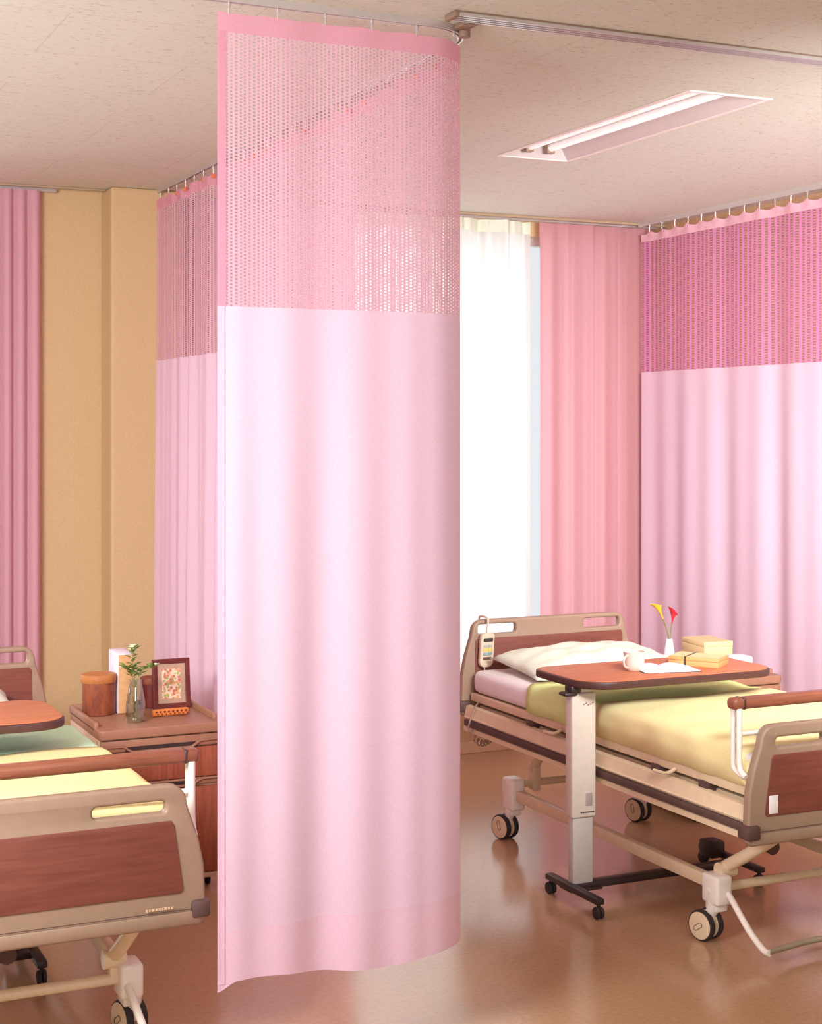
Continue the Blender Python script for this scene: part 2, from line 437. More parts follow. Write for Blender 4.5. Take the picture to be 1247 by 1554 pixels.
# (1) long curtain round the corner
r = thing('privacy_curtain', 'large pink net-topped hospital curtain in the centre foreground, turning back round the rail corner', 'curtain', (0, 0, 0))
P1 = Path(corner_path(1.194, 6.86)); SF = CX-CR-1.194; SC = SF+CR*PI/2
def sst(a, b, x):
    t = min(1, max(0, (x-a)/(b-a))); return t*t*(3-2*t)
def off1(s, z):
    lowz = 1-sst(.6, 2.6, z)
    front = (.007*math.sin(s*15.+.6)+.006*math.sin(s*34.+1.3))*sst(.0, .1, s)*(.35+.9*lowz)*(1-sst(SF-.1, SF+.02, s))
    k = sst(SC+.05, SC+.4, s)
    side = k*(.024*math.sin(s*36.+.9*math.sin(s*5))+.010*math.sin(s*83.+2))*(.55+.5*lowz)
    return front+side
ZT1 = 2.704
def ztop1(s): return ZT1-.010*abs(math.sin(s*PI/.13))*sst(SC, SC+.3, s)-.004*abs(math.sin(s*PI/.13))
sheet_obj('net_panel', sheet(P1, zr(2.652, 1.966, 14), off1, stretch=1.1), M['net'], r)
sheet_obj('header_tape', sheet(P1, zr(ZT1, 2.652, 3), off1, ztop=ztop1), M['pinktape'], r)
def zbot1(s): return .262+.012*math.sin(s*9+.7)*(1-sst(SF, SC, s))-.020*(1-sst(0, .05, s))
sheet_obj('cloth_panel', sheet(P1, zr(1.966, .40, 24), off1), M['pinkcloth'], r)
sheet_obj('bottom_hem', sheet(P1, zr(.40, .25, 4), off1, zbot=zbot1), M['pinkhem'], r)
sheet_obj('side_hem', sheet(P1, zr(1.966, .27, 24), lambda s, z: off1(s, z)+.002, s0=0, s1=.018, du=.005), M['pinkhem'], r)
sheet_obj('net_side_hem', sheet(P1, zr(2.655, 1.966, 12), lambda s, z: off1(s, z)+.002, s0=0, s1=.022, du=.005), M['pinktape'], r)
q = .03
while q < P1.L:
    p, n = P1.at(q); hook((p.x, p.y, ztop1(q)-.004), r, M['rail'], M['orange_tab'] if q > SC else None); q += .13

# (2) curtain along the right wall
r = thing('privacy_curtain', 'pink hospital curtain with deep pink net top, hanging along the right wall behind the bed', 'curtain', (0, 0, 0))
P2 = Path([(XC, 3.75), (XC, 6.915)])
def off2(s, z):
    lowz = 1-sst(.8, 2.6, z)
    return (.010*math.sin(s*13.+1.5*math.sin(s*3.1))+.005*math.sin(s*31.+1))*(.6+.6*lowz)
def ztop2(s): return 2.694-.016*abs(math.sin(s*PI/.115+.4))
sheet_obj('net_panel', sheet(P2, zr(2.64, 1.955, 14), off2, stretch=1.15), M['net_r'], r)
sheet_obj('header_tape', sheet(P2, zr(2.694, 2.64, 3), lambda s, z: off2(s, z)+.006*math.sin(s*PI/.0575)*(z-2.64)/.05, ztop=ztop2), M['pinktape_r'], r)
sheet_obj('cloth_panel', sheet(P2, zr(1.955, .47, 22), off2), M['pinkcloth'], r)
sheet_obj('bottom_hem', sheet(P2, zr(.47, .37, 3), off2), M['pinkhem'], r)
q = .115-.115*.4/PI
while q < P2.L:
    p, n = P2.at(q); hook((p.x, p.y, ztop2(q)-.004), r, M['rail']); q += .115

# (3) window dressings
def drape(name, label, x0, x1, y, z0, z1, mat, amp, wave, ph, group=None, pinch=True):
    r = thing(name, label, 'curtain', (0, 0, 0), group=group)
    P = Path([(x0, y), (x1, y)])
    def off(s, z):
        top = sst(z1-.25, z1, z)
        if pinch == 'cusp': return amp*(abs(math.sin(s*PI/wave+ph+.5*math.sin(s*7+ph)))**.6-.5)*(.75+.25*(1-top))
        w = math.sin(s*2*PI/wave+ph+.7*math.sin(s*4.3+ph)); w = w*abs(w)**-.35 if abs(w) > 1e-3 else 0
        return amp*w*(.6+.4*(1-top))+amp*.35*math.sin(s*2*PI/wave*2.3+ph*2)*(1-.5*top)
    sheet_obj('cloth_panel', sheet(P, zr(z1-.07, z0+.12, 22), off, du=.006), mat, r)
    sheet_obj('header', sheet(P, zr(z1, z1-.07, 3), off, du=.006), mat, r)
    sheet_obj('bottom_hem', sheet(P, zr(z0+.12, z0, 2), off, du=.006), mat, r)
    return r
r = thing('sheer_curtain', 'white sheer curtain glowing at the window between the two rose drapes', 'curtain', (0, 0, 0))
PS = Path([(2.87, 6.995), (3.925, 6.99)])
def offs(s, z): return .022*math.sin(s*30+1.3*math.sin(s*3.7))+.008*math.sin(s*71+1)+.004*math.sin(s*120)
sheet_obj('cloth_panel', sheet(PS, zr(2.66, .36, 14), offs, du=.006), M['sheer'], r)
sheet_obj('header', sheet(PS, zr(2.722, 2.66, 2), offs, du=.006), M['pillow'], r)
sheet_obj('bottom_hem', sheet(PS, zr(.36, .26, 2), offs, du=.006), M['sheer'], r)
drape('window_drape', 'translucent rose pink drape at the right end of the window, beside the corner', 3.965, 4.67, 6.985, .25, 2.722, M['drape'], .017, .15, 1.2)
drape('window_drape', 'rose drape left of the white sheer, seen only through the front net', 2.12, 2.93, 6.945, .25, 2.722, M['drape_l'], .018, .12, .2)
drape('window_drape', 'dusty rose pleated drape hanging at the far left edge of the back wall', .55, 1.425, 7.015, .25, 2.725, M['drape_l'], .05, .062, 2.0, pinch='cusp')

# ------------------------------------------------------------------ ceiling light
r = thing('ceiling_light', 'recessed white ceiling light with two long fluorescent tubes', 'ceiling light', ((LX0+LX1)/2, (LY0+LY1)/2, CZ))
hx, hy, D = (LX1-LX0)/2, (LY1-LY0)/2, .085
b = MB(); sx, sy = .055, .01
q0 = [(-hx, -hy, 0), (hx, -hy, 0), (hx, hy, 0), (-hx, hy, 0)]; q1 = [(-hx+sx, -hy+sy, D), (hx-sx, -hy+sy, D), (hx-sx, hy-sy, D), (-hx+sx, hy-sy, D)]
for k in range(4): b.quad(q0[k], q0[(k+1) % 4], q1[(k+1) % 4], q1[k])
b.quad(*q1); b.obj('housing', M['reflector'], r, smooth=False)
b = MB(); t = .012
b.box(-hx-t, hx+t, -hy-t, -hy, -.006, -.0005, .001); b.box(-hx-t, hx+t, hy, hy+t, -.006, -.0005, .001)
b.box(-hx-t, -hx, -hy, hy, -.006, -.0005, .001); b.box(hx, hx+t, -hy, hy, -.006, -.0005, .001); b.obj('trim_frame', M['trimw'], r, smooth=False)
for x in (-.048, .048):
    b = MB(); b.tube([(x, -hy+.055, .034), (x, hy-.055, .034)], .0155, 16); b.obj('fluorescent_tube', M['tubelamp'], r)
    for y in (-hy+.04, hy-.04):
        b = MB(); b.box(x-.018, x+.018, y-.014, y+.014, .012, .082, .003); b.obj('lamp_holder', M['bedbeige'], r)

# ------------------------------------------------------------------ hospital beds (local: x across, y from foot to head, z up)
HW = .42; LEN = 1.94
def board_outline(w, z0, z1, inset, r, n=8):
    """half-outline of a bed end: straight sides, drawing in towards the top, rounded shoulders"""
    h = z1-z0
    side = [(w, z0+.012), (w+.002, z0+h*.15), (w-.002, z0+h*.42), (w-inset*.25, z0+h*.62), (w-inset*.62, z0+h*.82)]
    cx, cz = w-inset-r*.55, z1-r
    arc = [(cx+r*math.cos(a), cz+r*math.sin(a)) for a in [math.radians(18+72*k/n) for k in range(n+1)]]
    right = [(w-.012, z0)]+side+arc
    return right+[(-x, z) for x, z in reversed(right)]
def bed_end(root, name, y0, z0, z1, panel, slot, inset, mirror):
    """frame plate with two hand slots, wood panel and corner bumpers"""
    th = .034
    def place(x, z, d): return (x, y0+d, z)
    holes = [rrect(s*a if s > 0 else -b_, s*b_ if s > 0 else -a, slot[2], slot[3], .012, 4) for s in (1, -1) for a, b_ in [(slot[0], slot[1])]]
    b = MB(); b.plate(board_outline(HW, z0, z1, inset, .05), holes, th, .008, place)
    b.box(-HW+.01, HW-.01, y0-th/2-.006, y0+th/2+.006, z0+.004, z0+.042, .008)
    o = b.obj(name, M['bedbeige'], root)
    pz0, pz1, pw0, pw1 = panel
    rr = .008
    poly = [(pw0-rr, pz0), (pw0, pz0+rr), (pw1+.004, pz1-rr*1.5), (pw1-.004, pz1), (-pw1+.004, pz1), (-pw1-.004, pz1-rr*1.5), (-pw0, pz0+rr), (-pw0+rr, pz0)]
    b = MB(); b.plate(poly, (), th+.007, .002, place); b.obj('wood_panel', M['panel'], o)
    for s in (1, -1):
        b = MB(); b.box(s*HW-.038 if s > 0 else -HW-.012, s*HW+.012 if s > 0 else -HW+.038, y0-th/2-.012, y0+th/2+.012, z0+.02, z0+.066, .009); b.obj('corner_bumper', M['bumper'], o)
    return o
def castor(root, x, y, foot):
    """stem housing, fork and a pair of wheels"""
    sx = 1 if x > 0 else -1
    hx_, top = x-sx*.018, (.218 if foot else .25)
    b = MB(); b.box(hx_-.032, hx_+.032, y-.06, y+.028, .122, top, .012, 3)
    b.box(hx_-.022, hx_+.022, y-.045, y+.02, .10, .13, .006)
    b.tube(smooth_path([(x-sx*.004, y-.02, .125), (x-sx*.002, y-.008, .09), (x, y+.004, .052)], 4), [.021]*4+[.017]*5, 10)
    b.tube([(hx_-.036, y-.012, .165), (hx_+.036, y-.012, .165)], .010, 10)
    o = b.obj('castor', M['white_paint'], root)
    rot = Matrix.Translation((hx_, y-.01, 0)) @ Matrix.Rotation(math.radians(14), 4, 'Z') @ Matrix.Translation((-hx_, -(y-.01), 0))
    for d in (-.021, .021):
        w = MB(); w.mi = 0
        w.lathe([(.043, -.0115), (.048, -.0105), (.0505, -.005), (.0505, .005), (.048, .0105), (.043, .0115)], (x+d, y+.016, .0505), 28, 'x', closed=True)
        w.mi = 1; w.lathe([(0, -.0125), (.042, -.0125), (.044, -.0118), (.044, .0118), (.042, .0125), (0, .0125)], (x+d, y+.016, .0505), 28, 'x')
        w.mi = 0; e = d+math.copysign(.0128, d)          # brake slot mark on the outer disc
        ang = math.radians(-35 if foot else 75)
        ring = [(e+x, y+.016+u*math.cos(ang)-v*math.sin(ang), .0505+u*math.sin(ang)+v*math.cos(ang)) for u, v in rrect(-.012, .026, -.0075, .0075, .0072, 4)]
        w.tube(ring, .0011, 5, closed=True)
        for v in w.bm.verts: v.co = rot @ v.co
        w.obj('wheel', [M['tyre'], M['cream']], o)
def make_bed():
    root = thing('hospital_bed', 'adjustable hospital bed with cherry panelled ends, standing at right under the yellow quilt', 'hospital bed', (3.32, 3.82, 0), group='hospital beds either side of the centre curtain')
    # deck and side frames
    b = MB()
    for s in (-1, 1):
        b.box(s*HW-s*.055 if s > 0 else -HW+.03, s*HW-s*.03 if s > 0 else -HW+.055, .035, LEN-.035, .534, .566, .004)
    b.box(-HW+.05, HW-.05, .05, LEN-.05, .545, .562)
    b.obj('mattress_platform', M['cream'], root)
    for s in (-1, 1):
        b = MB()
        prof = [(.0, .412), (.0, .43), (.006, .432), (.006, .463), (.002, .468), (.004, .476), (.012, .512), (.03, .516), (.03, .412)]
        A = [b.bm.verts.new((s*(HW-dx), .03, z)) for dx, z in prof]; B = [b.bm.verts.new((s*(HW-dx), LEN-.03, z)) for dx, z in prof]
        for k in range(len(prof)): b.bm.faces.new((A[k], A[(k+1) % 9], B[(k+1) % 9], B[k]))
        b.bm.faces.new(A); b.bm.faces.new(list(reversed(B)))
        b.tube([(s*(HW-.001), .04, .470), (s*(HW-.001), LEN-.04, .470)], .0035, 6)
        o = b.obj('side_frame', M['cream'], root)
        b = MB(); b.box(s*(HW-.003)-.008, s*(HW-.003)+.008, .04, LEN-.04, .434, .461, .005); b.obj('bumper_strip', M['bumper'], o)
        for y in (.25, .52, .98, 1.38):
            b = MB(); b.box(s*(HW-.045)-.02, s*(HW-.045)+.02, y, y+.05, .508, .538, .003); b.obj('platform_spacer', M['bumper'], o)
        for y in (.42, 1.15):
            b = MB(); b.tube(smooth_path([(s*(HW-.022), y, .548), (s*(HW-.006), y+.03, .528), (s*(HW-.004), y+.10, .524)], 4), .006, 8)
            b.obj('latch_handle', M['cream'], o)
    b = MB()
    for y in (.09, .6, 1.1, 1.75): b.box(-HW+.03, HW-.03, y, y+.04, .415, .45, .004)
    b.box(-.05, .05, .1, 1.78, .45, .49, .004); b.box(-HW+.06, HW-.06, .06, LEN-.06, .49, .515)
    b.obj('deck_crossbeam', M['cream'], root)
    h = bed_end(root, 'headboard', LEN, .465, .862, (.532, .785, .365, .355), (.165, .345, .802, .842), .07, 1)
    f = bed_end(root, 'footboard', .02, .392, .757, (.480, .666, .362, .334), (.130, .318, .687, .717), .07, 1)
    # small paper sticker and pale maker's marking on the footboard
    b = MB(); b.box(-.348, -.315, -.0025, .002, .488, .543, .0005); b.obj('paper_sticker', M['sheet'], f)
    b = MB()
    xk = .262
    for w_ in (.006, .004, .007, .005, .006, .003, .007, .005, .006):
        b.box(xk, xk+w_, -.0055, -.0035, .4445, .4505); xk += w_+.0028
    b.obj('marking', M['ns_side'], f)
    b = MB(); b.box(-HW+.02, HW-.02, -.0036, -.002, .4365, .4385); b.obj('groove', M['bumper'], f)
    # base frame, lift arms
    b = MB()
    for s in (-1, 1): b.box(s*.30-.016, s*.30+.016, .37, 1.69, .162, .205, .005)
    b.obj('base_frame', M['cream'], root)
    for y, z in ((.33, .17), (1.68, .225)):
        b = MB(); b.tube([(-.28, y, z), (.28, y, z)], .0155, 14); b.obj('cross_tube', M['cream'], root)
    for s in (-1, 1):
        b = MB(); b.tube(smooth_path([(s*.265, .33, .235), (s*.262, .22, .30), (s*.258, .09, .385), (s*.258, .06, .42)], 5), .021, 12)
        b.tube([(s*.265-.03, .33, .225), (s*.265+.03, .33, .225)], .026, 14); b.box(s*.265-.014, s*.265+.014, .315, .345, .165, .23, .004); b.obj('lift_arm', M['cream'], root)
        b = MB(); b.box(s*.215-.016, s*.215+.016, 1.655, 1.705, .195, .30, .005)
        b.tube([(s*.215, 1.68, .29), (s*.215, 1.56, .43)], .020, 10); b.tube([(s*.215-.02, 1.68, .275), (s*.215+.02, 1.68, .275)], .013, 10); b.obj('lift_arm', M['cream'], root)
    b = MB(); b.tube([(0, .42, .24), (0, 1.25, .40)], .024, 12); b.box(-.05, .05, .9, 1.3, .385, .45, .01); b.obj('lift_motor', M['bumper'], root)
    for s in (-1, 1):
        castor(root, s*.322, .34, True); castor(root, s*.322, 1.71, False)
    # brake pedal: two bent rods and a bar across the foot
    for s in (-1, 1):
        b = MB(); b.tube(smooth_path([(s*.285, .31, .165), (s*.292, .27, .155), (s*.304, .16, .085), (s*.312, .075, .048), (s*.312, .045, .046)], 5), .0105, 10)
        b.obj('brake_pedal', M['white_paint'], root)
    b = MB()
    b.tube(smooth_path([(-.312, .05, .047), (-.2, .085, .04), (-.1, .10, .04), (.1, .10, .04), (.2, .085, .04), (.312, .05, .047)], 6), .009, 10)
    b.obj('pedal_bar', M['pedal'], root)
    return root
bed = make_bed()
BX, LX = 3.32, .775
bed2 = copy_tree(bed); bed2.location = (LX, 3.82, 0)
bed2['label'] = 'adjustable hospital bed with cherry panelled ends, cut by the left edge of the picture'

def mattress(x, label):
    b = MB(); b.box(x-.387, x+.387, 3.87, 5.72, .567, .660, .03, 4)
    o = b.obj('mattress', M['sheet']); return tag(o, label, 'mattress', 'mattresses on the hospital beds')
mattress(BX, 'white sheeted mattress on the right hospital bed'); mattress(LX, 'white sheeted mattress on the left hospital bed')

def cover(x, y0, y1, zt, zb, name, mat, label, cat, foot=False, group=None, seed=0):
    """blanket draped over the mattress: flat top, rounded shoulders, sides hanging, slight waves"""
    rnd = random.Random(seed); hw = .394; rad = .035
    prof = [(-hw-.004, zb), (-hw-.004, (zb+zt)/2), (-hw, zt-rad)]
    prof += [(-hw+rad-rad*math.cos(a), zt-rad+rad*math.sin(a)) for a in (PI/8, PI/4, 3*PI/8, PI/2)]
    prof += [(-hw+rad+(hw-rad)*k/6, zt) for k in range(1, 6)]
    prof = prof+[(0, zt)]+[(-u, z) for u, z in reversed(prof)]
    b = bmesh.new(); n = max(6, int((y1-y0)/.035)); rows = []
    for j in range(n+1):
        y = y0+(y1-y0)*j/n; row = []
        drop = 0
        for (u, z) in prof:
            w = .0025*math.sin(y*23+u*9+seed)+.002*math.sin(y*41-u*17)
            zz = z+w*(1 if z > zt-.01 else .3); xx = x+u+(.003*math.sin(y*31+seed) if z < zt-.03 else 0)
            yy = y
            if foot and j < 4:
                f = 1-j/4; zz -= .045*f**2*(1 if z > zb+.03 else 0)
            row.append(b.verts.new((xx, yy, zz)))
        rows.append(row)
    if foot:
        low = [b.verts.new((v.co.x, v.co.y-.006, min(v.co.z, zb+.003))) for v in rows[0]]; rows.insert(0, low)
    for A, B in zip(rows[:-1], rows[1:]):
        for k in range(len(prof)-1):
            try: f_ = b.faces.new((A[k], A[k+1], B[k+1], B[k])); f_.smooth = True
            except ValueError: pass
    me = bpy.data.meshes.new(name); b.to_mesh(me); b.free(); me.materials.append(mat)
    o = bpy.data.objects.new(name, me); COL.objects.link(o)
    md = o.modifiers.new('thick', 'SOLIDIFY'); md.thickness = .006; md.offset = 0
    return tag(o, label, cat, group)
cover(BX, 4.70, 5.245, .671, .569, 'blanket', M['lime'], 'lime green blanket folded across the right bed below the pillow', 'blanket', seed=2)
cover(LX, 4.70, 5.16, .671, .569, 'blanket', M['lime_l'], 'pale mint blanket folded across the left bed under the overbed table', 'blanket', seed=5)
cover(BX, 3.868, 4.735, .680, .566, 'quilt', M['quilt'], 'pale yellow quilt over the foot half of the right bed', 'quilt', True, seed=9)
cover(LX, 3.868, 4.735, .680, .566, 'quilt', M['quilt'], 'pale yellow quilt over the foot half of the left bed, beneath the wooden grab rail', 'quilt', True, seed=4)

def pillow(x, y, z, w, d, h, label, tilt, rz=0.):
    b = bmesh.new(); nx, ny = 28, 20; top = {}; bot = {}
    for i in range(nx+1):
        for j in range(ny+1):
            u, v = 2*i/nx-1, 2*j/ny-1
            e = max(0, (1-abs(u)**3.2))*max(0, (1-abs(v)**3.2)); t = e**.55
            pin = 1-.10*(1-abs(u))*abs(v)**6; pin2 = 1-.06*(1-abs(v))*abs(u)**6
            X, Y = u*w/2*pin2, v*d/2*pin
            wr = .006*math.sin(u*9+v*4)*e+.004*math.sin(v*13-u*5)*e
            top[i, j] = b.verts.new((X, Y, h*.68*t+wr)); bot[i, j] = top[i, j] if (i in (0, nx) or j in (0, ny)) else b.verts.new((X, Y, -h*.32*t))
    for i in range(nx):
        for j in range(ny):
            f = b.faces.new((top[i, j], top[i+1, j], top[i+1, j+1], top[i, j+1])); f.smooth = True
            try: f = b.faces.new((bot[i, j], bot[i, j+1], bot[i+1, j+1], bot[i+1, j])); f.smooth = True
            except ValueError: pass
    me = bpy.data.meshes.new('pillow'); b.to_mesh(me); b.free(); me.materials.append(M['pillow'])
    o = bpy.data.objects.new('pillow', me); COL.objects.link(o); o.location = (x, y, z); o.rotation_euler = (tilt, 0, rz)
    return tag(o, label, 'pillow')
pillow(3.345, 5.475, .695, .71, .40, .098, 'plump cream white pillow against the headboard of the right bed', math.radians(5))
pillow(LX-.10, 5.475, .698, .70, .40, .112, 'white pillow on the left bed, only a corner showing at the left edge', math.radians(5))

# grab rails at the foot end, swung across the beds
def grab(xin, y, z, sgn, label):
    r = thing('grab_rail', label, 'grab rail', (xin, y, 0), group='wooden topped grab rails on the beds')
    L = .62
    b = MB(); x0, x1 = sorted((-.02*sgn, L*sgn)); b.box(x0, x1, -.023, .023, z-.018, z+.018, .012, 3); b.obj('wooden_grip', M['grab_wood'], r)
    b = MB(); x0, x1 = sorted((.012*sgn, .026*sgn)); b.box(x0, x1, -.024, .024, z-.019, z+.019, .012, 3); b.obj('grip_collar', M['table_edge'], r)
    for yy in (.013, -.016):
        b = MB(); b.tube(smooth_path([(.002*sgn, yy, z-.014), (.002*sgn, yy, .72), (.002*sgn, yy, .645), (.002*sgn, yy-.008, .615), (.004*sgn, yy-.030 if yy < 0 else yy-.05, .60)], 6), .0095, 10); b.obj('post', M['white_paint'], r)
    b = MB(); b.tube([(.01*sgn, 0, z-.095), (.30*sgn, 0, z-.095), (L*.98*sgn, 0, z-.095)], .008, 10); b.tube([(L*.97*sgn, 0, z-.10), (L*.97*sgn, 0, z-.014)], .008, 10); b.obj('lower_tube', M['white_paint'], r)
    return r
grab(2.902, 3.893, .818, 1, 'wooden topped grab rail with white posts at the foot of the right bed')
grab(LX+.418, 3.945, .802, -1, 'wooden topped grab rail swung across the foot of the left bed')

# ------------------------------------------------------------------ overbed tables
def make_obt():
    r = thing('overbed_table', 'wheeled overbed table with cream column and rounded wood top across the right bed', 'table', (2.79, 4.56, 0), group='overbed tables standing over the beds')
    TW, TD, zt = .81, .41, .785
    out = rrect(-.008, TW, 0, TD, [.10, .07, .13, .10], 10)
    b = MB(); b.plate(out, (), .026, .005, lambda x, y, z: (x, y, zt-.0145+z)); b.obj('table_top', [M['table_edge']], r)
    b = MB(); b.plate([(.006+x*(TW-.012)/TW, .006+y*(TD-.012)/TD) for x, y in out], (), .004, .001, lambda x, y, z: (x, y, zt-.0012+z))
    o = b.obj('top_surface', M['table'], r)
    b = MB(); b.box(-.006, .092, .105, .155, .298, .735, .008, 3); b.obj('column_sleeve', M['sleeve'], r)
    b = MB(); b.box(.001, .082, .111, .148, .052, .298, .005); b.obj('column_post', M['post'], r)
    b = MB(); b.box(.02, .08, .113, .148, .735, .765, .003); b.obj('top_bracket', M['post'], r)
    b = MB(); b.box(.048, .076, .1035, .105, .34, .385, .0004); b.obj('label_plate', M['rail'], r)
    b = MB()
    for k in range(7): b.box(.028+k*.008, .034+k*.008, .1035, .105, .316, .320)
    b.obj('marking', M['black'], r)
    b = MB()
    for k in range(5): b.box(.038+k*.009, .044+k*.009, .1035, .105, .694+.004*math.sin(k*2), .697+.004*math.sin(k*2))
    b.obj('marking', M['grab_wood'], r)
    b = MB(); b.box(-.012, .03, .10, .15, .737, .762, .006); b.box(-.04, .012, .095, .145, .728, .741, .006); b.obj('height_lever', M['black'], r)
    for x, y0, y1 in ((-.005, -.08, .27), (.725, .0, .37)):
        b = MB(); b.box(x-.016, x+.016, y0, y1, .050, .072, .005); o = b.obj('base_foot', M['black'], r)
        for y in (y0+.015, y1-.015):
            c = MB(); c.tube([(x, y, .035), (x, y, .055)], .007, 8)
            for d in (-.008, .008):
                c.lathe([(.014, -.0065), (.0195, -.005), (.0215, 0), (.0195, .005), (.014, .0065)], (x+d, y, .0215), 18, 'x')
            c.obj('castor', M['tyre'], o)
    b = MB(); b.box(.0, .725, .105, .155, .048, .070, .004); b.box(-.02, .11, .09, .17, .046, .056, .003); b.obj('base_bar', M['black'], r)
    b = MB(); b.box(.66, .73, .22, .30, .05, .115, .012); b.obj('lift_unit', M['black'], r)
    return r
obt = make_obt()
obt2 = copy_tree(obt); obt2.location = (2.79-2.563, 4.655, 0)
obt2['label'] = 'wheeled overbed table with rounded wood top across the left bed, cut by the picture edge'

# ------------------------------------------------------------------ nightstands
def make_ns():
    r = thing('nightstand', 'low wooden hospital nightstand with drawers beside the left bed, holding canister, flowers and frame', 'nightstand', (1.30, 5.39, 0), group='hospital nightstands beside the beds')
    W, D, HT = .445, .46, .604
    b = MB(); b.box(.0, W, .012, D, .05, .565, .004); b.obj('carcass', M['ns_side'], r)
    b = MB(); b.plate(rrect(-.004, W+.004, -.01, D, .02, 5), (), .034, .004, lambda x, y, z: (x, y, HT-.022+z))
    b.box(-.004, .012, .06, D, HT-.02, HT+.014, .005); b.box(W-.012, W+.004, .06, D, HT-.02, HT+.014, .005); b.box(-.004, W+.004, D-.014, D, HT-.02, HT+.014, .005)
    b.obj('top', M['ns_top'], r)
    # pull-out tray front with a scooped grip
    def front(name, z0, z1, mat, grip):
        f = MB(); f.box(.004, W-.004, -.004, .012, z0, z1, .003); o = f.obj(name, mat, r)
        if grip:
            g = MB(); gz = z0
            pts = [(.012, gz), (.085, gz), (.115, gz-.020), (W-.115, gz-.020), (W-.085, gz), (W-.012, gz), (W-.012, gz-.004), (W-.08, gz-.006), (W-.11, gz-.026), (.11, gz-.026), (.08, gz-.006), (.012, gz-.004)]
            g.plate([(x, z+.022) for x, z in pts], (), .016, .002, lambda x, z, d: (x, -.006+d, z)); g.obj('handle', M['ns_top'], o)
            g = MB(); g.box(.09, W-.09, -.0052, -.0035, z0+.001, z0+.016); g.obj('finger_recess', M['black'], o)
        return o
    front('tray_front', .520, .560, M['ns_top'], True)
    front('drawer', .408, .515, M['ns_front'], False)
    front('drawer_rail', .382, .405, M['ns_top'], True)
    front('cabinet_door', .062, .372, M['ns_front'], False)
    b = MB(); b.box(.006, W-.006, .0, D, .040, .058, .003); b.obj('plinth', M['ns_side'], r)
    for x in (.045, W-.045):
        for y in (.05, D-.05):
            c = MB(); c.tube([(x, y, .028), (x, y, .045)], .01, 8)
            for d in (-.009, .009): c.lathe([(.014, -.007), (.019, -.005), (.020, 0), (.019, .005), (.014, .007)], (x+d, y, .020), 18, 'x')
            c.obj('castor', M['tyre'], r)
    return r
ns = make_ns()
ns2 = copy_tree(ns); ns2.location = (3.812, 5.39, 0)
ns2['label'] = 'low wooden hospital nightstand beyond the right bed, holding white vase and cream boxes'
NZ = .6004

# ------------------------------------------------------------------ things on the left nightstand
M['bark'] = wood('reddish_bark', (118, 56, 34), (164, 88, 54), (14, 14, 5), .7)
M['barklid'] = wood('orange_bark_lid', (168, 98, 48), (196, 124, 66), (10, 10, 10), .6)
M['darkred'] = plain('dark_red_lacquer', (108, 42, 34), .4)
M['tan'] = plain('tan_card', (204, 156, 106), .7, noise=.04, nscale=60)
M['lilac'] = plain('white_lilac_card', (236, 226, 238), .6)
M['orange'] = plain('orange_clay', (214, 124, 56), .5, noise=.05)
M['mat_board'] = plain('beige_mat_board', (196, 160, 136), .8)
def m_art():
    m, nt, out = newmat('floral_print')
    b = N(nt, 'ShaderNodeBsdfPrincipled', Roughness=.6); tc = N(nt, 'ShaderNodeTexCoord')
    v = N(nt, 'ShaderNodeTexVoronoi', Scale=95.); nt.links.new(tc.outputs['Object'], v.inputs['Vector'])
    r = N(nt, 'ShaderNodeValToRGB'); e = r.color_ramp.elements
    e[0].color = lin((222, 150, 90)); e[0].position = .0; e[1].color = lin((238, 210, 180)); e[1].position = .55
    x = r.color_ramp.elements.new(.3); x.color = lin((224, 196, 110))
    h = N(nt, 'ShaderNodeSeparateColor'); nt.links.new(v.outputs['Color'], h.inputs[0])
    nt.links.new(v.outputs['Distance'], r.inputs['Fac'])
    r2 = N(nt, 'ShaderNodeValToRGB'); r2.color_ramp.interpolation = 'CONSTANT'; e2 = r2.color_ramp.elements
    e2[0].color = lin((228, 170, 120)); e2[1].color = lin((170, 180, 90)); e2[1].position = .4
    x2 = r2.color_ramp.elements.new(.7); x2.color = lin((214, 120, 100))
    nt.links.new(h.outputs[0], r2.inputs['Fac'])
    mix = N(nt, 'ShaderNodeMixRGB'); dd = math_(nt, 'LESS_THAN', v.outputs['Distance'], .56); nt.links.new(dd, mix.inputs[0])
    mix.inputs[1].default_value = lin((240, 220, 190)); nt.links.new(r2.outputs[0], mix.inputs[2])
    nt.links.new(mix.outputs[0], b.inputs['Base Color']); nt.links.new(b.outputs[0], out.inputs[0]); return m
M['art'] = m_art()

r = thing('canister', 'round reddish bark canister with orange lid on the left nightstand', 'canister', (1.376, 5.72, NZ))
b = MB(); b.lathe([(0, 0), (.058, 0), (.060, .003), (.060, .118), (0, .118)], seg=40); b.obj('body', M['bark'], r)
b = MB(); b.lathe([(0, .118), (.064, .1181), (.065, .12), (.065, .143), (.062, .148), (0, .149)], seg=40); b.obj('lid', M['barklid'], r)
r = thing('canister', 'small dark red lidded canister half hidden behind the picture frame', 'canister', (1.598, 5.785, NZ))
b = MB(); b.lathe([(0, 0), (.043, 0), (.044, .002), (.044, .088), (0, .088)], seg=32); b.obj('body', M['darkred'], r)
b = MB(); b.lathe([(0, .088), (.046, .0881), (.047, .09), (.047, .108), (.044, .112), (0, .112)], seg=32); b.obj('lid', M['bark'], r)
r = thing('carton', 'tall narrow carton, white side and tan front, behind the glass vase', 'box', (1.470, 5.685, NZ))
b = MB(); b.box(-.028, .028, -.002, .145, 0, .222, .002); b.obj('body', M['lilac'], r)
b = MB(); b.box(-.0275, .0275, -.005, -.0015, .001, .218, .0005); b.obj('front_panel', M['tan'], r)

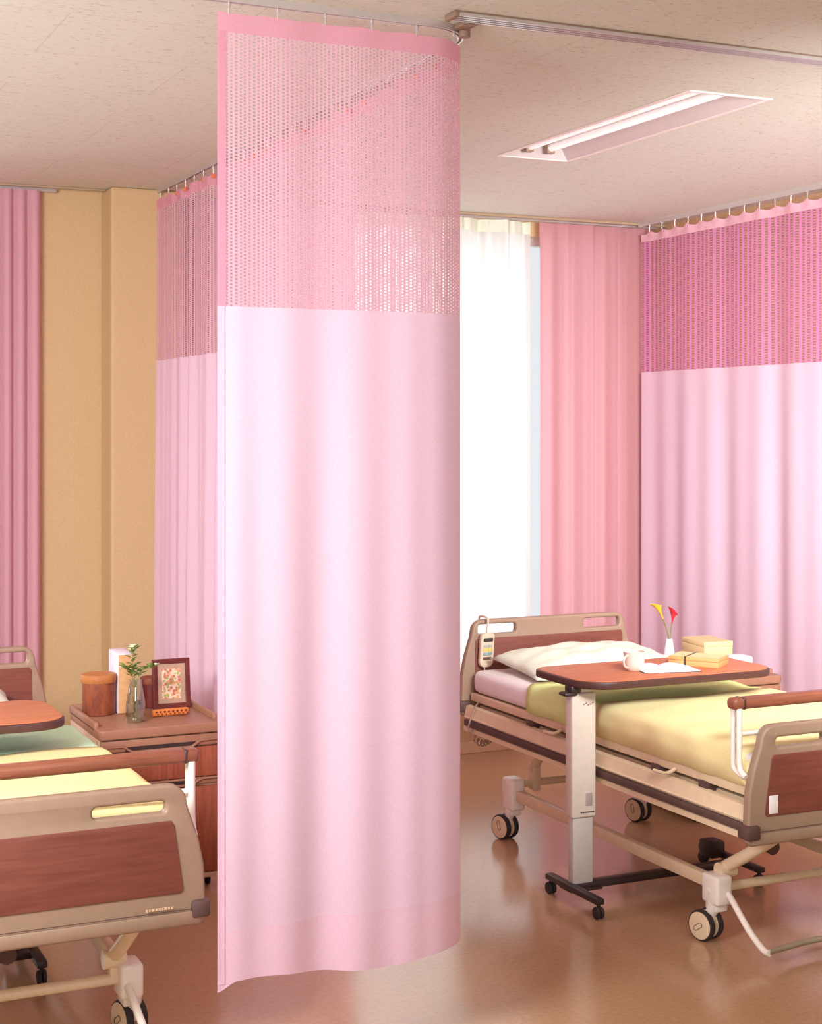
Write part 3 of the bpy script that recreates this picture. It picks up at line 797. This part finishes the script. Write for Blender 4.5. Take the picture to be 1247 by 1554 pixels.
r = thing('glass_vase', 'clear tapered glass vase half full of water on the left nightstand', 'vase', (1.462, 5.515, NZ))
b = MB(); b.lathe([(0, .0), (.036, .0), (.038, .004), (.038, .02), (.034, .07), (.026, .118), (.021, .142), (.0225, .150), (.0205, .150), (.019, .142), (.024, .118), (.032, .07), (.0358, .02), (.035, .010), (0, .010)], seg=36); b.obj('glass_body', M['glass'], r)
b = MB(); b.lathe([(0, .0105), (.0348, .0105), (.0354, .02), (.0328, .055), (0, .055)], seg=36); b.obj('water', M['water'], r)
M['leaf'] = plain('sprig_leaf_green', (112, 132, 62), .5, noise=.15)
M['stem'] = plain('stem_green', (120, 126, 62), .5)
M['petal_white'] = plain('white_petal', (240, 244, 206), .6)
def leaf(b, p, d, L, w):
    d = Vector(d).normalized(); s = d.cross(Vector((0, 0, 1)));
    if s.length < .1: s = Vector((1, 0, 0))
    s.normalize(); n = s.cross(d)
    p = Vector(p); pts = [(0, 0, 0), (.3, 1, .1), (.65, .8, .12), (1, 0, 0)]
    Lf = [b.bm.verts.new(p+d*L*t+s*w*k+n*L*h) for t, k, h in pts[1:3]]; Rt = [b.bm.verts.new(p+d*L*t-s*w*k+n*L*h) for t, k, h in pts[1:3]]
    A = b.bm.verts.new(p); Z = b.bm.verts.new(p+d*L); C1 = b.bm.verts.new(p+d*L*.3); C2 = b.bm.verts.new(p+d*L*.65)
    fs = [b.bm.faces.new(q) for q in ((A, C1, Lf[0]), (A, Rt[0], C1), (C1, C2, Lf[1], Lf[0]), (C1, Rt[0], Rt[1], C2), (C2, Z, Lf[1]), (C2, Rt[1], Z))]
    b._tag(fs)
def sprig(pts, label, nl, blooms, seed):
    rnd = random.Random(seed)
    r = thing('flower_sprig', label, 'flower', (1.462, 5.515, NZ), group='sprigs in the glass vase')
    path = smooth_path(pts, 8); b = MB(); b.tube(path, .0014, 6); b.obj('stem', M['stem'], r)
    b = MB(); n = len(path)
    for k in range(nl):
        p = path[int(n*(.55+.45*k/nl)) if int(n*(.55+.45*k/nl)) < n else n-1]
        a = k*2.4+rnd.random(); leaf(b, p, (math.cos(a), math.sin(a)*.8, .25+.4*rnd.random()), .026+.014*rnd.random(), .0075)
    b.obj('foliage', M['leaf'], r, smooth=False)
    b = MB()
    for q in range(blooms):
        c = Vector(path[-1])+Vector((rnd.uniform(-.014, .014), rnd.uniform(-.014, .014), rnd.uniform(-.02, .012)))
        for k in range(5):
            a = k*2*PI/5+q; leaf(b, c, (math.cos(a), math.sin(a), .45), .018, .0065)
    b.obj('blossom', M['petal_white'], r, smooth=False)
sprig([(.008, .004, .014), (.004, .0, .10), (-.004, -.003, .155), (-.014, -.006, .215), (-.010, -.004, .262)], 'tallest white blossom sprig standing up in the glass vase', 16, 5, 1)
sprig([(-.006, .006, .013), (-.002, .002, .10), (.006, -.004, .15), (.026, -.008, .185), (.060, -.012, .192)], 'sprig leaning right from the glass vase towards the frame', 13, 1, 2)
sprig([(.003, -.008, .012), (.0, -.004, .10), (-.008, -.002, .15), (-.026, -.004, .180), (-.040, -.006, .200)], 'short leafy sprig leaning left from the glass vase', 13, 1, 3)

r = thing('picture_frame', 'dark red wooden frame with a small floral print, propped on the left nightstand', 'picture frame', (1.652, 5.705, NZ), math.radians(-2))
def tilt(x, z, d):
    a = math.radians(7); return (x, d*math.cos(a)+z*math.sin(a), z*math.cos(a)-d*math.sin(a)+.0015)
b = MB(); b.plate(rrect(-.072, .072, 0, .186, .002, 2), [rrect(-.053, .053, .019, .167, .001, 2)], .014, .002, tilt); b.obj('frame', M['darkred'], r)
b = MB(); b.plate(rrect(-.0535, .0535, .0185, .1675, .001, 2), (), .006, .0005, tilt); b.obj('mat_board', M['mat_board'], r)
b = MB(); b.plate(rrect(-.036, .036, .036, .148, .001, 2), (), .0068, .0003, tilt); b.obj('print', M['art'], r)
b = MB(); b.box(-.006, .02, .02, .042, 0, .004, .001); b.tube([(.007, .04, .003), (.007, .022, .11)], .004, 6); b.obj('easel_back', M['darkred'], r)
r = thing('clay_block', 'small orange block with a row of dark holes in front of the picture frame', 'ornament', (1.607, 5.572, NZ), math.radians(1))
b = MB(); b.box(-.070, .070, -.011, .011, .0, .026, .008, 3); b.obj('body', M['orange'], r)
b = MB()
for k in range(8):
    x = -.056+k*.016
    b.lathe([(0, -.0005), (.0042, -.0005), (.0042, .0005), (0, .0005)], (x, -.011, .017), 10, 'y'); b.lathe([(0, -.0005), (.0032, -.0005), (.0032, .0005), (0, .0005)], (x+.006, -.011, .0085), 8, 'y')
b.obj('holes', M['darkred'], r)

# ------------------------------------------------------------------ things on the right overbed table and nightstand
TZ = .7862
M['china'] = plain('cream_china', (214, 192, 178), .25, noise=.01)
M['paper'] = plain('white_paper', (232, 228, 228), .7, noise=.01)
M['kraft'] = plain('kraft_card', (206, 148, 92), .6, noise=.03)
M['creamcard'] = plain('cream_card', (222, 192, 140), .65, noise=.02)
r = thing('mug', 'cream china mug with handle to the left on the overbed table', 'mug', (3.090, 4.745, TZ))
b = MB(); b.lathe([(0, .002), (.027, .0), (.032, .004), (.037, .02), (.039, .068), (.0375, .069), (.0355, .02), (.030, .007), (0, .006)], seg=36); b.obj('body', M['china'], r)
b = MB(); a0 = math.radians(200); d = Vector((math.cos(a0), math.sin(a0), 0))
b.tube([(d*(.0365+.024*math.sin(t)) + Vector((0, 0, .036+.022*math.cos(t)))) for t in [PI*k/12 for k in range(13)]], .0042, 8); b.obj('handle', M['china'], r)

r = thing('open_book', 'open white paged book lying beside the mug on the overbed table', 'book', (3.205, 4.715, TZ), math.radians(-14))
b = MB()
for s in (-1, 1):
    n = 10; A = []; Bv = []
    for k in range(n+1):
        t = k/n; x = s*t*.105; z = .004+.012*math.sin(PI*min(1, t*1.15))**.8*(1-.45*t) if t > 0 else .004
        A.append((x, z))
    for k in range(n):
        (x0, z0), (x1, z1) = A[k], A[k+1]
        b.quad((x0, -.075, z0), (x1, -.075, z1), (x1, .075, z1), (x0, .075, z0))
        b.quad((x0, -.075, .0016), (x1, -.075, .0016), (x1, -.075, z1), (x0, -.075, z0)); b.quad((x0, .075, .0016), (x1, .075, .0016), (x1, .075, z1), (x0, .075, z0))
    b.quad((A[-1][0], -.075, .0016), (A[-1][0], .075, .0016), (A[-1][0], .075, A[-1][1]), (A[-1][0], -.075, A[-1][1]))
bmesh.ops.remove_doubles(b.bm, verts=b.bm.verts[:], dist=1e-5); b.obj('pages', M['paper'], r)
b = MB(); b.box(-.109, .109, -.078, .078, 0, .0015); b.obj('cover', M['black'], r, smooth=False)

def cardbox(loc, rz, w, d, h, label, name, body, lidm, band=None, lidh=.35):
    r = thing(name, label, 'box', loc, rz)
    b = MB(); b.box(-w/2, w/2, -d/2, d/2, 0, h*(1-lidh), .0015); b.obj('body', body, r)
    b = MB(); b.box(-w/2-.001, w/2+.001, -d/2-.001, d/2+.001, h*(1-lidh)+.0006, h, .0015); b.mi = 1; b.quad((-w/2+.002, -d/2+.002, h+.0002), (w/2-.002, -d/2+.002, h+.0002), (w/2-.002, d/2-.002, h+.0002), (-w/2+.002, d/2-.002, h+.0002)); b.obj('lid', [body, lidm], r)
    if band:
        b = MB(); x = -.03; t = .0015
        for (y0, y1, z0, z1) in ((-d/2-.003, -d/2-.0012, 0.0005, h+t), (d/2+.0012, d/2+.003, .0005, h+t), (-d/2-.003, d/2+.003, h+.0004, h+.002)): b.box(x-.0025, x+.0025, y0, y1, z0, z1)
        b.obj('elastic_band', band, r)
    return r
cardbox((3.385, 4.765, TZ), math.radians(-54), .19, .125, .034, 'flat kraft box tied with a dark band on the overbed table', 'gift_box', M['kraft'], M['creamcard'], M['black'], .4)
cardbox((4.078, 5.68, NZ), math.radians(-6), .142, .205, .066, 'lower of the two cream boxes stacked on the right nightstand', 'card_box', M['creamcard'], M['creamcard'])
cardbox((4.080, 5.68, NZ+.0665), math.radians(-6), .140, .20, .062, 'upper of the two cream boxes stacked on the right nightstand', 'card_box', M['creamcard'], M['creamcard'])
b = MB(); b.box(-.085, .085, -.05, .05, 0, .082, .006); o = b.obj('paper_box', M['paper'], loc=(4.05, 5.475, NZ)); o.rotation_euler[2] = math.radians(-4)
tag(o, 'plain white box in front of the cream boxes on the right nightstand', 'box')

r = thing('bud_vase', 'slim white porcelain vase on the right nightstand holding two calla lilies', 'vase', (3.915, 5.73, NZ))
b = MB(); b.lathe([(0, 0), (.026, 0), (.0275, .004), (.026, .04), (.021, .085), (.0145, .122), (.014, .134), (.0115, .134), (.012, .12), (.018, .085), (0, .02)], seg=28); b.obj('body', M['paper'], r)
def calla(pts, label, col, L, seed):
    r = thing('calla_lily', label, 'flower', (3.915, 5.73, NZ))
    path = smooth_path(pts, 8); b = MB(); b.tube(path, .0026, 8); b.obj('stem', M['stem'], r)
    tip = Vector(path[-1]); d = (tip-Vector(path[-4])).normalized(); s = Vector((0, 1, 0)).cross(d).normalized()*-1; n = d.cross(s)
    b = MB(); rows = []; nk, ns = 9, 16
    for i in range(nk+1):
        t = i/nk; rad = .003+.0125*t**1.8; ring = []
        for k in range(ns+1):
            a = -PI*.93+2*PI*.93*k/ns; flare = 1+.35*t**3*math.cos(a)**2
            lift = L*t+ .016*t**4*math.cos(a)+.004*t**2
            out_ = rad*flare
            ring.append(b.bm.verts.new(tip+d*lift+s*out_*math.cos(a)+n*out_*math.sin(a)+s*.012*t**5*max(0, math.cos(a))))
        rows.append(ring)
    for A, B in zip(rows[:-1], rows[1:]):
        for k in range(ns): b.bm.faces.new((A[k], A[k+1], B[k+1], B[k]))
    b.obj('spathe', col, r, angle=80)
    b = MB(); b.tube([tip, tip+d*L*.45, tip+d*L*.75], [.0025, .003, .0016], 8); b.obj('spadix', M['yel'], r)
M['yel'] = plain('calla_yellow', (232, 178, 50), .5, noise=.08)
M['red'] = plain('calla_red', (196, 32, 44), .5, noise=.06)
calla([(.004, .0, .03), (-.003, 0, .13), (-.016, 0, .18), (-.034, 0, .222)], 'yellow calla lily leaning left in the white vase', M['yel'], .068, 1)
calla([(-.003, .003, .03), (.004, 0, .13), (.009, 0, .17), (.014, 0, .198)], 'red calla lily, the shorter one, in the white vase', M['red'], .052, 2)

# bed controller hanging on the headboard of the right bed
M['button_y'] = plain('button_yellow', (222, 186, 82), .5); M['button_g'] = plain('button_grey', (170, 166, 158), .5); M['button_t'] = plain('button_teal', (120, 152, 146), .5)
r = thing('bed_controller', 'grey hand control with buttons hung by a hook on the headboard of the right bed', 'remote control', (3.000, 5.735, 0), math.radians(2))
def rp(x, z, d): return (x+.12*(z-.74)*.6, d-.014, z)
b = MB(); b.plate(rrect(-.032, .032, .668, .808, [.012, .012, .024, .024], 6), (), .022, .005, rp); b.obj('body', M['ctrl'], r)
def bt(name, x0, x1, z0, z1, mat):
    b = MB(); b.plate(rrect(x0, x1, z0, z1, .002, 3), (), .004, .001, lambda x, z, d: rp(x, z, d-.012)); b.obj(name, mat, r)
bt('display', -.022, .022, .774, .790, M['black'])
for row, (z, mt) in enumerate(((.756, M['button_g']), (.740, M['button_y']), (.724, M['button_t']))):
    for x in (-.011, .011): bt('button', x-.009, x+.009, z-.006, z+.006, mt)
bt('button', -.02, .02, .700, .711, M['bumper'])
b = MB(); b.tube(smooth_path([(.003, -.014, .806), (.006, -.016, .84), (.008, -.012, .868), (.008, .022, .8735), (.008, .058, .868), (.008, .06, .835)], 5), .0045, 8); b.box(-.012, .026, -.02, -.010, .80, .812, .003); b.obj('hook', M['ctrl'], r)
b = MB(); pts = smooth_path([(-.012, -.02, .67), (-.02, -.035, .62), (-.055, -.06, .55), (-.095, -.085, .515), (-.118, -.09, .47), (-.128, -.09, .44)], 8)
b.tube(pts, .0032, 8)
coil = []; turns = 7; nn = turns*14
e0 = Vector((-.128, -.09, .44)); e1 = Vector((.0, -.05, .372))
for k in range(nn+1):
    t = k/nn; a = 2*PI*turns*t; c = e0.lerp(e1, t)+Vector((0, 0, -.035*math.sin(PI*t)))
    coil.append(c+Vector((.35*.012*math.cos(a), .012*math.sin(a), .012*math.cos(a)))*min(1, 8*t))
coil += [Vector((.02, .0, .40)), Vector((.03, .03, .43))]
b.tube(coil, .0030, 6); b.obj('coiled_cord', M['bedbeige'], r)

# ------------------------------------------------------------------ light
def area(name, loc, target, sx, sy, power, color, spread=180):
    l = bpy.data.lights.new(name, 'AREA'); l.shape = 'RECTANGLE'; l.size = sx; l.size_y = sy; l.energy = power; l.spread = math.radians(spread); l.color = color
    o = bpy.data.objects.new(name, l); COL.objects.link(o); o.location = loc
    o.rotation_euler = (Vector(target)-Vector(loc)).to_track_quat('-Z', 'Y').to_euler(); return o
area('daylight_right_window', (2.95, 8.0, 1.4), (2.95, 5, 1.0), .9, 2.2, 46, (.96, .98, 1.))
area('daylight_left_window', (-.1, 8.6, 1.9), (.4, 5, .9), 2.6, 2.6, 240, (.96, .98, 1.))
area('studio_softbox', (-.9, -2.0, 2.1), (1.8, 4.4, 1.0), 2.2, 1.4, 50, (.93, .96, 1.))
area('added_right_fill', (2.9, 2.5, 2.15), (4.5, 5.7, 1.35), 1.2, .7, 68, (.93, .96, 1.), 85)  # added fill out of view, brightens the right bed bay and its curtain
area('added_left_fill', (-.8, 2.7, 2.2), (1.1, 5.5, .9), 1.2, .7, 80, (.95, .97, 1.), 120)  # added unseen fill for the bay of the left bed
area('added_ceiling_fill', (1.0, .2, 1.75), (1.6, 2.4, 2.745), 1.6, 1.2, 38, (.95, .97, 1.))  # added uplight outside the frame, lifts the ceiling by bounce
w = bpy.data.worlds.new('overcast_sky'); scn.world = w; w.use_nodes = True
bg = w.node_tree.nodes['Background']; bg.inputs[0].default_value = (.93, .97, 1., 1); bg.inputs[1].default_value = 1.0

# ------------------------------------------------------------------ camera (level view camera with a falling lens shift)
cam = bpy.data.cameras.new('camera'); co = bpy.data.objects.new('camera', cam); COL.objects.link(co)
co.location = (0, 0, 1.66); co.rotation_euler = (PI/2, 0, -math.radians(24.9))
cam.sensor_fit = 'VERTICAL'; cam.sensor_height = 36.; cam.sensor_width = 36.*1247/1554
cam.lens = 2356/1554*36.; cam.shift_y = -(777-650)/1554.; cam.clip_start = .05
scn.camera = co
scn.view_settings.view_transform = 'Standard'; scn.view_settings.look = 'None'
scn.view_settings.exposure = -.05; scn.view_settings.gamma = 1.
scn.cycles.transparent_max_bounces = 24; scn.cycles.max_bounces = 10; scn.cycles.diffuse_bounces = 5
